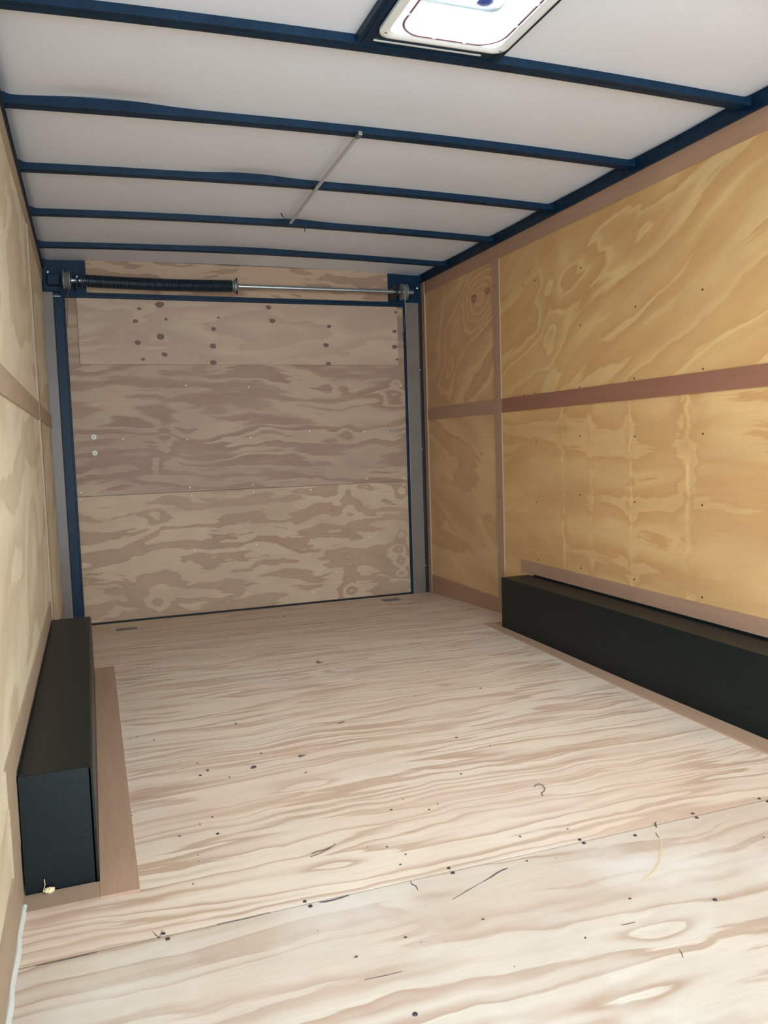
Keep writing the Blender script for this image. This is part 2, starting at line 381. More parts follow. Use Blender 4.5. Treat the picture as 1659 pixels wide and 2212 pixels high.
CR = [([(.736, -3.092), (.734, -3.103), (.739, -3.113), (.737, -3.130)], .0018),
      ([(.939, -3.124), (.930, -3.1255), (.921, -3.128), (.908, -3.133), (.897, -3.139), (.869, -3.151)], .0026),
      ([(.869, -3.151), (.826, -3.168), (.786, -3.185)], .0011),
      ([(1.345, -3.078), (1.337, -3.084), (1.332, -3.094), (1.328, -3.101)], .0032),
      ([(1.312, -3.118), (1.306, -3.130), (1.303, -3.142)], .0016),
      ([(.545, -3.0935), (.556, -3.096), (.573, -3.0965), (.590, -3.0945), (.606, -3.0925)], .0032),
      ([(.236, -3.066), (.241, -3.080), (.246, -3.092)], .0011), ([(.254, -3.067), (.249, -3.080), (.246, -3.092)], .0011),
      ([(.554, -3.344), (.587, -3.347), (.619, -3.348)], .0010), ([(1.03, -3.379), (1.045, -3.3805), (1.060, -3.381)], .0013),
      ([(1.078, -3.476), (1.075, -3.487), (1.069, -3.496)], .0012), ([(.04, -3.0915), (.10, -3.0925), (.14, -3.0915)], .0014),
      ([(.35, -3.091), (.40, -3.0925), (.45, -3.091)], .0011)]
for pts, w in CR: struct('crack', poly_ribbon(pts, w * .62), 'crack', fn, label='dark split in the plywood face')
struct('scratch', poly_ribbon([(1.302, -3.145), (1.290, -3.165), (1.272, -3.186), (1.240, -3.222), (1.201, -3.252), (1.160, -3.272)], .0018), 'scratch', fn, label='pale curved scratch')
def floor_screw(x, y, r, par):
    bm = BM(); z = fz(y)
    bmesh.ops.create_cone(bm, cap_ends=True, segments=12, radius1=r, radius2=r * .75, depth=.0026, matrix=Matrix.Translation((x, y, z + .0006)))
    link('screw', bm, 'screw', par)
for (x, y) in ((.52, -3.08), (.827, -3.077), (1.14, -3.081), (1.448, -3.078), (1.645, -3.078), (.254, -3.081), (1.158, -2.403), (.41, -2.371), (.569, -2.0), (1.44, -2.0), (.404, -2.73)):
    floor_screw(x, y, .0042, fr)
for (x, y) in ((.526, -3.10), (.827, -3.097), (1.14, -3.097), (1.442, -3.098), (1.651, -3.098), (.26, -3.101), (.60, -3.451), (1.262, -3.112), (1.241, -3.38)):
    floor_screw(x, y, .0048, fn)

# ------------------------------------------------------------------ walls
Y_DOOR0, Y_DOOR1, Z_DOOR = -4.98, -3.70, 1.74          # open side door in the left wall
wr = struct('wall_right', box(BM(), W + .010, W + .05, YF - .05, .25, -.1, 1.95), 'shell', label='right trailer wall lined with golden plywood')
def pan(x0, x1, y0, y1, z0, z1, mat, par, label=None):
    return struct('plywood_panel', box(BM(), x0, x1, y0, y1, z0, z1), mat, par, label=label)
YS = -.94
pan(W, W + .01, YF, YS - .001, 1.05, H, 'ply_wall_up', wr, 'upper plywood panel with long diagonal swirling grain')
pan(W, W + .01, YF, YS - .001, -.02, 1.049, 'ply_wall_low', wr, 'lower plywood panel with pale vertical crackle lines')
pan(W, W + .01, YS + .001, -.03, 1.05, H, 'ply_wall_up_rear', wr, 'small upper plywood panel with a dark double knot')
pan(W, W + .01, YS + .001, -.03, -.04, 1.049, 'ply_wall_low_rear', wr, 'small lower plywood panel by the ramp door')
# left wall, with an opening for the side door
bm = BM(); box(bm, -.05, -.010, Y_DOOR1, .25, -.1, 1.95); box(bm, -.05, -.010, YF - .05, Y_DOOR0, -.1, 1.95); box(bm, -.05, -.010, Y_DOOR0, Y_DOOR1, Z_DOOR, 1.95); box(bm, -.05, -.01, Y_DOOR0, Y_DOOR1, -.1, -.001)
wl = struct('wall_left', bm, 'shell', label='left trailer wall lined with plywood, flare haze painted in')
pan(-.01, 0, Y_DOOR1 + .0, -1.086, 1.05, H, 'ply_wall_left', wl)
pan(-.01, 0, Y_DOOR1 + .0, -1.086, -.02, 1.049, 'ply_wall_left', wl)
pan(-.01, 0, -1.084, -.0, 1.05, H, 'ply_wall_left', wl)
pan(-.01, 0, -1.084, -.0, -.04, 1.049, 'ply_wall_left', wl)
pan(-.01, 0, YF, Y_DOOR0, -.02, H, 'ply_wall_left', wl)
bm = BM(); box(bm, -.05, .14, YF - .05, YF, -.1, 1.95); box(bm, 1.96, W + .05, YF - .05, YF, -.1, 1.95); box(bm, .14, 1.96, YF - .05, YF, 1.76, 1.95); wf = struct('wall_front', bm, 'ply_wall_left', label='plywood front wall round an opening added for the fill lamp')  # wide opening invented to let the front fill lamp in

# screws of the right wall
for (y, z) in ((-1.664, 1.569), (-1.197, 1.588), (-1.303, 1.589), (-2.015, 1.355), (-1.656, 1.341), (-2.365, 1.352), (-1.646, 1.09), (-1.292, 1.089), (-2.006, 1.094), (-2.368, 1.094), (-1.189, 1.089),
               (-2.367, 0.88), (-2.008, 0.879), (-1.645, 0.889), (-1.289, 0.869), (-1.288, 0.593), (-1.64, 0.644), (-2.005, 0.633), (-2.364, 0.642), (-2.364, 0.329), (-1.998, 0.337), (-1.638, 0.332), (-1.293, 0.326)):
    bm = BM(); bmesh.ops.create_cone(bm, cap_ends=True, segments=10, radius1=.0036, radius2=.0036, depth=.002, matrix=Matrix.Translation((W, y, z)) @ Matrix.Rotation(math.pi / 2, 4, 'Y'))
    link('screw', bm, 'screw', wr)

# ------------------------------------------------------------------ luan trims
def wtrim(n, side, y0, y1, z0, z1, mat, label=None, th=.0045, z0b=None, z1b=None):
    'strip on a side wall; optional different heights at y1'
    bm = BM(); z0b = z0 if z0b is None else z0b; z1b = z1 if z1b is None else z1b
    xa, xb = (W - th, W + .001) if side > 0 else (-.001, th)
    vs = [bm.verts.new(p) for p in ((xa, y0, z0), (xb, y0, z0), (xb, y1, z0b), (xa, y1, z0b), (xa, y0, z1), (xb, y0, z1), (xb, y1, z1b), (xa, y1, z1b))]
    for f in ((3, 2, 1, 0), (4, 5, 6, 7), (0, 1, 5, 4), (1, 2, 6, 5), (2, 3, 7, 6), (3, 0, 4, 7)): bm.faces.new([vs[i] for i in f])
    bmesh.ops.recalc_face_normals(bm, faces=bm.faces)
    return struct('trim_%d' % n, bm, mat, label=label)
wtrim(1, 1, YF, -.045, 1.762, H + .002, 'luan', 'luan strip along the top of the right wall')
wtrim(2, 1, YF, -.972, 1.017, 1.0845, 'luan_dark', 'dark luan chair rail along the right wall')
wtrim(3, 1, -.907, -.045, 1.017, 1.0845, 'luan', 'short luan rail between seam strip and ramp door post')
st = wtrim(4, 1, -.972, -.906, .005, 1.7615, 'luan_v', 'vertical luan strip over the right wall seam', th=.006)
for (y, z) in ((-.928, 1.636), (-.930, 1.429), (-.932, 1.097), (-.934, .947), (-.936, .6)):
    bm = BM(); bmesh.ops.create_cone(bm, cap_ends=True, segments=10, radius1=.0034, radius2=.0034, depth=.002, matrix=Matrix.Translation((W - .006, y, z)) @ Matrix.Rotation(math.pi / 2, 4, 'Y'))
    link('screw', bm, 'screw', st)
wtrim(5, 1, -.045, -.001, -.035, H, 'luan_v', 'purple-brown luan edge strip beside the ramp door frame', th=.009)
wtrim(6, 1, -.9055, -.046, .0, .083, 'luan', 'luan kickboard at the foot of the right wall', z0b=-.034)
wtrim(7, 1, -3.2, -1.142, .2525, .309, 'luan', 'luan strip above the right fender box')
wtrim(8, 1, YF, -2.87, -.001, .11, 'luan')
# left side
wtrim(9, -1, Y_DOOR1, -.02, 1.762, H + .002, 'luan_left', 'luan strip along the top of the left wall')
wtrim(10, -1, Y_DOOR1, -1.12, 1.017, 1.0845, 'luan_left', 'luan chair rail along the left wall')
wtrim(11, -1, -1.053, -.02, 1.017, 1.0845, 'luan_left')
wtrim(12, -1, -1.119, -1.054, .01, 1.7615, 'luan_left_v', 'vertical luan strip over the left wall seam', th=.006)
wtrim(13, -1, -3.0, -1.2, .246, .318, 'luan_left', 'luan strip above the left fender box')
wtrim(14, -1, -2.985, -2.840, .111, .2455, 'luan_left', 'luan block at the near end of the left fender box')
wtrim(15, -1, Y_DOOR1, -2.850, .002, .1105, 'luan_left', 'luan kickboard at the foot of the left wall')
wtrim(16, -1, -1.05, -.02, -.02, .09, 'luan_left')
# floor boards round the fender boxes
struct('trim_17', strip_x(BM(), lambda y: .1475, lambda y: .2225, [-2.912, -2.2, -1.5, -1.112], -.0005, .005), 'luan_floor', label='luan board on the floor beside the left fender box')
struct('trim_18', strip_x(BM(), lambda y: .004, lambda y: .147, [-2.912, -2.85], -.0005, .0045), 'luan_floor_x', label='grey-brown luan board in front of the left fender box')
rx = lambda y: 1.903 + (y + 1.112) / (-2.9 + 1.112) * (1.873 - 1.903)
struct('trim_19', strip_x(BM(), rx, lambda y: 1.9485, [-3.0, -2.2, -1.5, -1.22, -1.112], -.0005, .005), 'luan_floor', label='luan board on the floor beside the right fender box')
struct('trim_20', strip_x(BM(), lambda y: 1.949, lambda y: 2.095, [-1.2085, -1.15, -1.112], -.0005, .0045), 'luan_floor_x', label='luan board behind the far end of the right fender box')
# caulk bead, left wall to floor
struct('trim_21', tube(BM(), [(.006, YF, .001)] + [(.006 + .002 * math.sin(k * 2.1), -3.7 + k * .0508, .002) for k in range(0, 17)], .0062, 8), 'caulk', smooth=True, label='white caulk bead between left wall and floor')

# ------------------------------------------------------------------ fender boxes (wheel boxes)
def fender(x0, x1, label, loc):
    t = thing('fender_box', label, 'wheel box', loc)
    y0, y1, h = -2.840, -1.2105, .2445
    wall = x0 if x0 < 1 else x1; inner = x1 if x0 < 1 else x0; s = 1 if x0 < 1 else -1
    # side panel, slightly bowed along its length
    bm = BM(); n = 14
    rows = []
    for k in range(n + 1):
        y = y0 + (y1 - y0) * k / n; bow = .003 * math.sin(math.pi * k / n)
        r = []
        for z, dx in ((.0, 0), (.006, .0), (h * .5, bow), (h - .004, 0), (h, -.004)):
            zz = z + fz(y) * (1 - z / h)
            r.append(bm.verts.new((inner + s * dx, y, zz)))
        for z in (h, .0):
            r.append(bm.verts.new((inner - s * .008, y, (z - .0005) + (fz(y) if z == 0 else 0))))
        rows.append(r)
    for a, c in zip(rows, rows[1:]):
        for i in range(len(a)):
            j = (i + 1) % len(a); bm.faces.new((a[i], a[j], c[j], c[i]))
    bm.faces.new(rows[0][::-1]); bm.faces.new(rows[-1]); bmesh.ops.recalc_face_normals(bm, faces=bm.faces)
    link('side_panel', bm, 'box', t, True)
    a, c = min(wall, inner - s * .004), max(wall, inner - s * .004)
    link('top_panel', box(BM(), a, c, y0 + .002, y1 - .002, h - .003, h + .0008, .0006, 1), 'box', t)
    link('end_panel', box(BM(), a, c, y0, y0 + .003, .001, h, .0005, 1), 'box', t)
    link('end_panel', box(BM(), a, c, y1 - .003, y1, .012, h, .0005, 1), 'box', t)
    a, c = (wall - .002, wall + .0005) if s > 0 else (wall - .0005, wall + .002)
    link('back_flange', box(BM(), wall - .001, wall + .001, y0 + .01, y1 - .05, h, h + .008), 'box', t)
    return t
fender(.0065, .1467, 'black metal fender box along the left wall, its near end in view', (.07, -2.02, .0))
fender(1.9495, 2.0935, 'black metal fender box along the right wall, running out of the frame', (2.02, -2.02, .0))

# ------------------------------------------------------------------ roof skin
def lift(x, y):
    z = .0
    z += .012 * math.exp(-((x - .28) / .16) ** 2 - ((y + 2.03) / .07) ** 2)
    z += .010 * math.exp(-((x - .80) / .14) ** 2 - ((y + 1.47) / .06) ** 2)
    z += .007 * math.exp(-((x - 1.12) / .10) ** 2 - ((y + .92) / .05) ** 2)
    z += .006 * math.exp(-((x - 1.0) / .30) ** 2 - ((y + .375) / .05) ** 2)
    e = min(x, W - x)
    return z + .012 * math.exp(-(e / .018) ** 2)
VX0, VX1, VY0, VY1 = .905, 1.207, -2.962, -2.662
bm = BM()
xs = sorted(set([-.02, 0, .005, .012, .02, .03, .05, .08] + [round(.12 + k * .05, 3) for k in range(38)] + [2.02, 2.05, 2.07, 2.08, 2.088, 2.095, 2.1, 2.12, VX0, VX1]))
yy = sorted(set([round(YF + k * .06, 3) for k in range(94)] + [.02, VY0, VY1] + [round(-2.12 + k * .02, 3) for k in range(9)] + [round(-1.55 + k * .02, 3) for k in range(8)] + [round(-.98 + k * .02, 3) for k in range(6)]))
grid = {}
def vg(i, j, top):
    k = (i, j, top)
    if k not in grid:
        x, y = xs[i], yy[j]
        sag = -.0015 * math.cos((y + 2.26) / .55 * 2 * math.pi)
        grid[k] = bm.verts.new((x, y, (1.96 if top else SKIN + crown(x) + lift(x, y) + sag)))
    return grid[k]
hole = lambda i, j: VX0 - 1e-6 <= xs[i] and xs[i + 1] <= VX1 + 1e-6 and VY0 - 1e-6 <= yy[j] and yy[j + 1] <= VY1 + 1e-6
for i in range(len(xs) - 1):
    for j in range(len(yy) - 1):
        if hole(i, j): continue
        for top in (0, 1):
            bm.faces.new((vg(i, j, top), vg(i + 1, j, top), vg(i + 1, j + 1, top), vg(i, j + 1, top)))
bmesh.ops.recalc_face_normals(bm, faces=bm.faces)
struct('ceiling', bm, 'skin', smooth=True, label='white sheet metal roof skin, slightly loose between the bows')

# roof rails along the side walls
for n, (a, c, lab) in enumerate(((W - .003, W + .01, 'dark steel roof rail above the right wall'), (-.01, .003, 'dark steel roof rail above the left wall'))):
    bm = BM(); box(bm, a, c, YF, .0, H + .001, SKIN + .016)
    s = -1 if n == 0 else 1; e = a if n == 0 else c
    box(bm, min(e, e + s * .012), max(e, e + s * .012), YF, 0, H + .001, H + .005)
    struct('trim_%d' % (22 + n), bm, 'paint', label=lab)

# roof bows
def bow(yr, label, w=.040):
    t = bpy.data.objects.new('tmp', None)
    bm = BM(); z0 = 1.8515; rows = []
    n = 24
    hat = ((0, 0), (0, .0115), (-.0, .030), (w, .030), (w, 0), (w * .52, 0), (w * .52, -.0012), (w * .44, -.0012), (w * .44, 0))
    for k in range(n + 1):
        x = .004 + (W - .008) * k / n; c = crown(x)
        rows.append([bm.verts.new((x, yr - w + dy, z0 + c + dz)) for dy, dz in hat])
    m_ = len(hat)
    for a, c in zip(rows, rows[1:]):
        for i in range(m_): bm.faces.new((a[i], a[(i + 1) % m_], c[(i + 1) % m_], c[i]))
    bm.faces.new(rows[0][::-1]); bm.faces.new(rows[-1]); bmesh.ops.recalc_face_normals(bm, faces=bm.faces)
    bpy.data.objects.remove(t)
    return solo('roof_bow', bm, 'paint', label, 'roof beam', (W / 2, yr - w / 2, z0), 'steel bows across the roof')
bow(-.332, 'dark steel roof bow nearest the ramp door and spring')
bow(-.882, 'dark steel roof bow at the far end of the grey conduit')
bow(-1.432, 'dark steel roof bow crossed by the middle of the grey conduit')
bow(-1.985, 'dark steel roof bow at the near end of the grey conduit')
bow(-2.535, 'dark steel roof bow bordering the bright roof vent')
bow(-3.075, 'dark steel roof bow cut off at the top right corner of the photo')

# ------------------------------------------------------------------ roof vent
cx, cy = 1.056, -2.812
for sgn, lab in ((-1, 'dark steel beam along the left side of the roof vent'), (1, 'dark steel beam along the right side of the roof vent')):
    x0, x1 = (.855, .893) if sgn < 0 else (1.219, 1.245)
    bm = BM(); box(bm, x0, x1, -3.074, -2.576, 1.8525 + crown(1.05), SKIN + .035)
    box(bm, x0 + (.012 if sgn < 0 else .006), x0 + (.015 if sgn < 0 else .009), -3.074, -2.576, 1.851 + crown(1.05), 1.853 + crown(1.05))
    solo('vent_support_beam', bm, 'paint', lab, 'roof beam', ((x0 + x1) / 2, -2.8, 1.87), 'steel beams framing the roof vent')
bm = BM(); box(bm, .8935, 1.2185, -2.656, -2.576, 1.872, SKIN + .035)
cb = solo('vent_cross_beam', bm, 'paint', 'dark steel cross plate between roof vent and nearest bow', 'roof beam', (1.056, -2.61, 1.87))
link('lit_gap_strip', box(BM(), .893, 1.186, -2.600, -2.596, 1.8695, 1.8725), 'white', None, base=(1.056, -2.61, 1.87)).parent = cb  # white strip stands in for a thin line of light at the gap
cb.children[0].location = (0, 0, 0); cb.children[0]['label'] = 'thin white strip painted for a lit gap'

vt = thing('roof_vent', 'square white roof vent glowing with daylight', 'roof vent', (cx, cy, 1.86))
zb = 1.859
hx, hy = .171, .176
prof = [(rrect(cx, cy, hx, hy, .034), zb + .008), (rrect(cx, cy, hx, hy, .034), zb + .001), (rrect(cx, cy, hx - .003, hy - .003, .032), zb - .001),
        (rrect(cx, cy, hx - .010, hy - .010, .028), zb - .002), (rrect(cx, cy, hx - .019, hy - .019, .024), zb + .001), (rrect(cx, cy, hx - .024, hy - .024, .022), zb + .003),
        (rrect(cx, cy, hx - .026, hy - .026, .022), zb + .010), (rrect(cx, cy, hx - .028, hy - .028, .022), zb + .085), (rrect(cx, cy, hx - .022, hy - .022, .022), zb + .085),
        (rrect(cx, cy, hx - .020, hy - .020, .022), zb + .010)]
link('flange', loft(BM(), prof, close=True), 'white', vt, True)
# translucent lid
L = []
for k in range(7):
    a = k / 6; sc = 1 - .95 * a
    L.append((rrect(cx, cy, (hx - .012) * sc, (hy - .012) * sc, .03 * sc), zb + .112 + .020 * math.sin(a * math.pi / 2)))
L2 = [(rrect(cx, cy, hx - .008, hy - .008, .03), zb + .088), (rrect(cx, cy, hx - .008, hy - .008, .03), zb + .108)] + L
bm = loft(BM(), L2, cap1=True)
link('lid', bm, 'lid', vt, True, ).__setitem__('label', 'milky translucent vent lid')
# garden ring under the lid with clips
rx_c, rhx, rhy = 1.062, .134, .150
pr = [(x, y, zb + .006) for x, y in rrect(rx_c, cy, rhx, rhy, .062, 10)]
pr = pr + [pr[0], pr[1]]
link('retaining_ring', tube(BM(), pr, .0044, 8, caps=False), 'ring', vt, True)
for (x, y) in ((1.026, cy + rhy), (1.108, cy + rhy), (rx_c - rhx, cy + .06), (rx_c + rhx, cy + .04), (rx_c - rhx, cy - .06), (rx_c + rhx, cy - .06)):
    link('clip', box(BM(), x - .005, x + .005, y - .005, y + .005, zb + .001, zb + .012, .002), 'white', vt)
for (x, y) in ((cx - hx + .016, cy + hy - .030), (cx + hx - .016, cy + hy - .022), (cx - hx + .016, cy - hy + .03), (cx + hx - .016, cy - hy + .03)):
    bm = BM(); bmesh.ops.create_uvsphere(bm, u_segments=12, v_segments=8, radius=.0036, matrix=Matrix.Translation((x, y, zb - .0015)) @ Matrix.Diagonal((1, 1, .5, 1)))
    link('screw', bm, 'zinc', vt, True)
# crank
bm = BM(); box(bm, cx - .128, cx + .128, cy + .014, cy + .030, zb + .062, zb + .068, .002)
link('crank_bar', bm, 'white', vt)
kb = link('crank_knob', lathe(BM(), [(-.004, .010), (0, .020), (.010, .021), (.022, .019), (.026, .012), (.060, .008)], (1.102, cy + .022, zb + .034), 'z', 24), 'knob', vt, True)
kb['label'] = 'blue crank knob'

# ------------------------------------------------------------------ rear frame, ramp door
ZT = 1.690
# rear posts
bm = BM(); box(bm, 1.9885, 2.0725, .0, .06, -.036, 1.7145, .004)
struct('trim_24', bm, 'post', label='grey painted rear post right of the ramp door')
bm = BM(); box(bm, -.012, .0500, .0, .06, -.036, 1.7145, .004)
struct('trim_25', bm, 'post', label='grey painted rear post left of the ramp door')
bm = BM(); box(bm, 2.0726, W + .02, .012, .07, -.036, 1.7145)
gap = struct('trim_26', bm, 'seal', label='black gap behind the right edge strip')
for z in (1.32, .844, .133):
    b2 = BM(); bmesh.ops.create_uvsphere(b2, u_segments=10, v_segments=6, radius=.0032, matrix=Matrix.Translation((2.0785, .011, z)))
    link('rivet', b2, 'bolt', gap, True)
# header
hd = struct('trim_27', box(BM(), -.02, W + .02, .03, .09, 1.7, 1.93), 'paint', label='dark steel header above the ramp door')
link('header_panel', box(BM(), .213, 1.8825, .004, .03, 1.7145, 1.885), 'ply_header', hd)['label'] = 'plywood infill panel'
link('corner_plate', box(BM(), .004, .2125, .000, .03, 1.7145, 1.885, .002), 'paint', hd)
link('corner_plate', box(BM(), 1.883, W - .001, .000, .03, 1.7145, 1.885, .002), 'paint', hd)

d1 = struct('door_1', box(BM(), .09, 1.99, .032, .07, -.045, 1.7), 'seal', label='closed ramp door faced with plywood')
pd = [link('plywood_sheet', box(BM(), .1045, 1.9755, .012, .032, .6555, 1.6865), 'ply_door_mid', d1), link('plywood_sheet', box(BM(), .1045, 1.9755, .012, .032, -.024, .6535), 'ply_door_low', d1)]
pd[0]['label'] = 'upper door sheet with brown streaks'; pd[1]['label'] = 'lower door sheet with rings at its right edge'
ts = link('plywood_strip', box(BM(), .1595, 1.936, .002, .0118, 1.3465, 1.687, .001, 1), 'ply_top', d1); ts['label'] = 'overlaid plywood strip with dark knots'
# jamb and head channels with a thin bright lip
def channel(x0, x1, z0, z1, horiz):
    bm = BM(); box(bm, x0, x1, -.004, .05, z0, z1, .0015)
    if horiz: box(bm, x0, x1, -.010, -.003, (z0 + z1) / 2 - .001, (z0 + z1) / 2 + .0015, .0007)
    else:
        xm = x0 + (x1 - x0) * .32 if x0 > 1 else x1 - .008; box(bm, xm - .0012, xm + .0012, -.010, -.003, z0, z1, .0007)
    return bm
struct('trim_28', channel(.0845, 1.9884, ZT - .002, 1.7143, True), 'paint', label='dark channel above the ramp door')
struct('trim_29', channel(1.9762, 1.9884, -.036, ZT - .0025, False), 'paint', label='dark jamb channel at the right edge of the ramp door')
struct('trim_30', channel(.0505, .1040, -.036, ZT - .0025, False), 'paint', label='dark jamb channel at the left edge of the ramp door')
# bolts and screws on the door
for z in (.967, .882):
    t = link('bolt', lathe(BM(), [(0, .0125), (-.0015, .0125), (-.0040, .0095), (-.0042, .006)], (.205, .0118, z), 'y', 28), 'bolt', d1, True); t['label'] = 'round white bolt head'
    c = link('drive_socket', lathe(BM(), [(0, .0052), (-.001, .0052), (-.0012, .0035)], (.205, .0076, z), 'y', 14), 'cast', t, True)
for (x, z) in ((0.694, 1.234), (0.351, 0.953), (0.687, 0.94), (1.038, 1.223), (1.035, 0.942), (1.378, 0.969), (1.711, 0.96), (1.951, 1.225), (1.035, 0.677), (0.124, 0.677),
               (0.688, 0.677), (1.716, 0.681), (1.95, 0.675), (1.038, 0.634), (0.12, 0.641), (0.695, 0.632), (1.372, 0.631), (1.711, 0.633), (1.948, 0.635), (0.697, 0.328),
               (1.041, 0.336), (1.363, 0.341), (1.722, 0.331), (1.363, 0.032)):
    bm = BM(); bmesh.ops.create_uvsphere(bm, u_segments=10, v_segments=6, radius=.0038, matrix=Matrix.Translation((x, .0115, z)) @ Matrix.Diagonal((1, .4, 1, 1)))
    link('screw', bm, 'bolt', d1, True)
t = link('bolt', lathe(BM(), [(0, .009), (-.002, .0085), (-.003, .004)], (1.868, .0118, .955), 'y', 20), 'zinc', d1, True)

# threshold gap strip
struct('trim_31', box(BM(), .085, 1.99, .0, .03, -.05, -.0375), 'seal', label='black gap under the ramp door')
# metal plates on the floor by the ramp door
def hplate(x0, x1, y0, y1, label):
    z = fz((y0 + y1) / 2)
    t = thing('floor_plate', label, 'metal plate', ((x0 + x1) / 2, (y0 + y1) / 2, z), 'metal plates on the floor by the ramp door')
    bm = BM(); box(bm, x0, x1, y0, y1, z - .004, z + .0022, .0008)
    for k in range(7):
        xx = x0 + (x1 - x0) * (k + .5) / 7
        box(bm, xx - .002, xx + .002, y0 + .004, y1 - .004, z + .002, z + .0034)
    link('plate', bm, 'zinc', t)
    for xx in (x0 + .012, (x0 + x1) / 2, x1 - .012):
        b2 = BM(); bmesh.ops.create_uvsphere(b2, u_segments=10, v_segments=6, radius=.0045, matrix=Matrix.Translation((xx, (y0 + y1) / 2 - .004, z + .0030)) @ Matrix.Diagonal((1, 1, .5, 1)))
        link('screw', b2, 'steel', t, True)
hplate(.254, .357, -.285, -.215, 'small ribbed zinc plate on the floor left of the ramp door')
hplate(1.735, 1.835, -.195, -.125, 'small ribbed zinc plate on the floor at the right of the ramp door')

# ------------------------------------------------------------------ torsion spring assembly
YS_, ZS = -.10, 1.754
ta = thing('torsion_spring_assembly', 'dark torsion spring on a steel shaft with cable drums above the ramp door', 'door spring', (1.05, YS_, ZS))
link('shaft', tube(BM(), [(.135, YS_, ZS), (2.0, YS_, ZS)], .0115, 20), 'steel', ta, True)['label'] = 'bright steel shaft'
bm = BM(); pts = []; rr = []
turns, n = 96, 96 * 12
for k in range(n + 1):
    a = 2 * math.pi * turns * k / n; x = .215 + .735 * k / n
    sag = -.006 * math.sin(math.pi * min(1, k / n)); r = .0275
    pts.append((x, YS_ + r * math.cos(a), ZS + sag + r * math.sin(a)))
link('spring_coil', tube(bm, pts, .0048, 6), 'spring', ta, True)
link('winding_cone', lathe(BM(), [(-.05, .0195), (0, .022), (.012, .026), (.014, .034), (.022, .034), (.024, .026), (.034, .020), (.036, .014)], (.948, YS_, ZS), 'x', 28), 'cast', ta, True)
for q in ([(.973, YS_ - .01, ZS - .025), (.973, YS_ - .014, ZS - .044)], [(.973, YS_ - .012, ZS + .02), (.973, YS_ - .02, ZS + .040)]):
    link('set_screw', tube(BM(), q, .005, 8), 'spring', ta, True)
link('stationary_cone', lathe(BM(), [(0, .034), (.010, .034), (.012, .026), (.04, .0215)], (.186, YS_, ZS), 'x', 28), 'spring', ta, True)
def drum(x0, flip, mat='cast'):
    s = -1 if flip else 1
    pr_ = [(0, .026), (.004, .034), (.006, .047), (.010, .047), (.012, .0405)]
    k = .0
    for i in range(5):
        pr_ += [(.0125 + i * .004, .0405), (.0145 + i * .004, .0422)]
    pr_ += [(.033, .0405), (.034, .047), (.039, .047), (.041, .030), (.046, .018)]
    pr_ = [(s * a, b_) for a, b_ in pr_]
    return lathe(BM(), pr_, (x0, YS_, ZS), 'x', 36)
link('cable_drum', drum(1.918, False), 'cast', ta, True)['label'] = 'grey cable drum at the right end'
link('cable_drum', drum(.142, True), 'cast', ta, True)['label'] = 'grey cable drum at the left end'
for x0 in (1.885, .160):
    bm = lathe(BM(), [(0, .014), (0, .036), (.010, .036), (.012, .024), (.018, .020)], (x0, YS_, ZS), 'x', 28)
    box(bm, x0 + .002, x0 + .008, YS_ + .02, .001, ZS - .035, ZS + .035, .001)
    link('bearing_plate', bm, 'spring', ta, True)
bm = BM(); box(bm, 1.975, 2.03, YS_ + .04, .0, 1.74, 1.79, .003); link('end_bracket', bm, 'paint', ta)
bm = BM(); box(bm, .028, .085, YS_ + .04, .0, 1.74, 1.79, .003); link('end_bracket', bm, 'paint', ta)
# lift cables with ferrules
cR = [(1.932, YS_ - .041, 1.752), (1.932, YS_ - .042, 1.700), (1.940, -.12, 1.62), (1.944, -.09, 1.56), (1.937, -.06, 1.51), (1.966, -.012, 1.49)]
link('cable', tube(BM(), cR, .0015, 8), 'zinc', ta, True)
link('ferrule', tube(BM(), [(1.941, -.078, 1.535), (1.938, -.063, 1.512)], .0036, 8), 'zinc', ta, True)
cL = [(.128, YS_ - .041, 1.752), (.128, YS_ - .042, 1.715), (.122, -.10, 1.69), (.118, -.06, 1.66), (.110, -.014, 1.54)]
link('cable', tube(BM(), cL, .0015, 8), 'zinc', ta, True)
for (x, z) in ((.150, 1.775), (1.905, 1.755)):
    b2 = BM(); lathe(b2, [(0, .006), (-.006, .006), (-.007, .004)], (x + .02, YS_ - .036, z - .01), 'y', 6)
    link('bolt', b2, 'steel', ta)
# corner bolts on the header
for (x, z) in ((2.030, 1.783), (2.068, 1.800), (.030, 1.812), (.052, 1.790)):
    b2 = BM(); lathe(b2, [(0, .009), (-.007, .008), (-.009, .004)], (x, .0, z), 'y', 12); link('bolt', b2, 'steel', hd, True)

# ------------------------------------------------------------------ conduit on the ceiling
cz = 1.8515 + .016
t = thing('ceiling_conduit', 'thin grey rod hanging lengthwise under three roof bows', 'rod', (1.05, -1.5, 1.86))
bm = BM(); zc = 1.8515 + .018 - .0075
tube(bm, [(1.040, -2.045, zc), (1.050, -1.52, zc - .0005), (1.064, -1.0, zc - .003)], .0065, 12); link('rod', bm, 'rod', t, True)
bm = BM(); box(bm, 1.0335, 1.0475, -2.049, -2.012, zc - .008, zc + .0055, .002); link('end_cap', bm, 'zinc', t)
for pts in ([(1.058, -.995, zc), (1.040, -1.02, zc - .002), (1.022, -1.05, zc + .002), (1.006, -1.085, zc + .004)], [(1.056, -1.0, zc), (1.042, -.985, zc - .004), (1.030, -1.0, zc - .006), (1.018, -.985, zc - .003), (1.000, -.98, zc - .001)],
            [(1.062, -1.0, zc), (1.078, -.99, zc - .004), (1.088, -.975, zc - .003)]):
    link('wire', tube(BM(), pts, .0013, 6), 'spring', t, True)
link('wire_connector', tube(BM(), [(1.010, -1.075, zc + .003), (1.000, -1.098, zc + .005)], .0034, 8), 'knob', t, True)
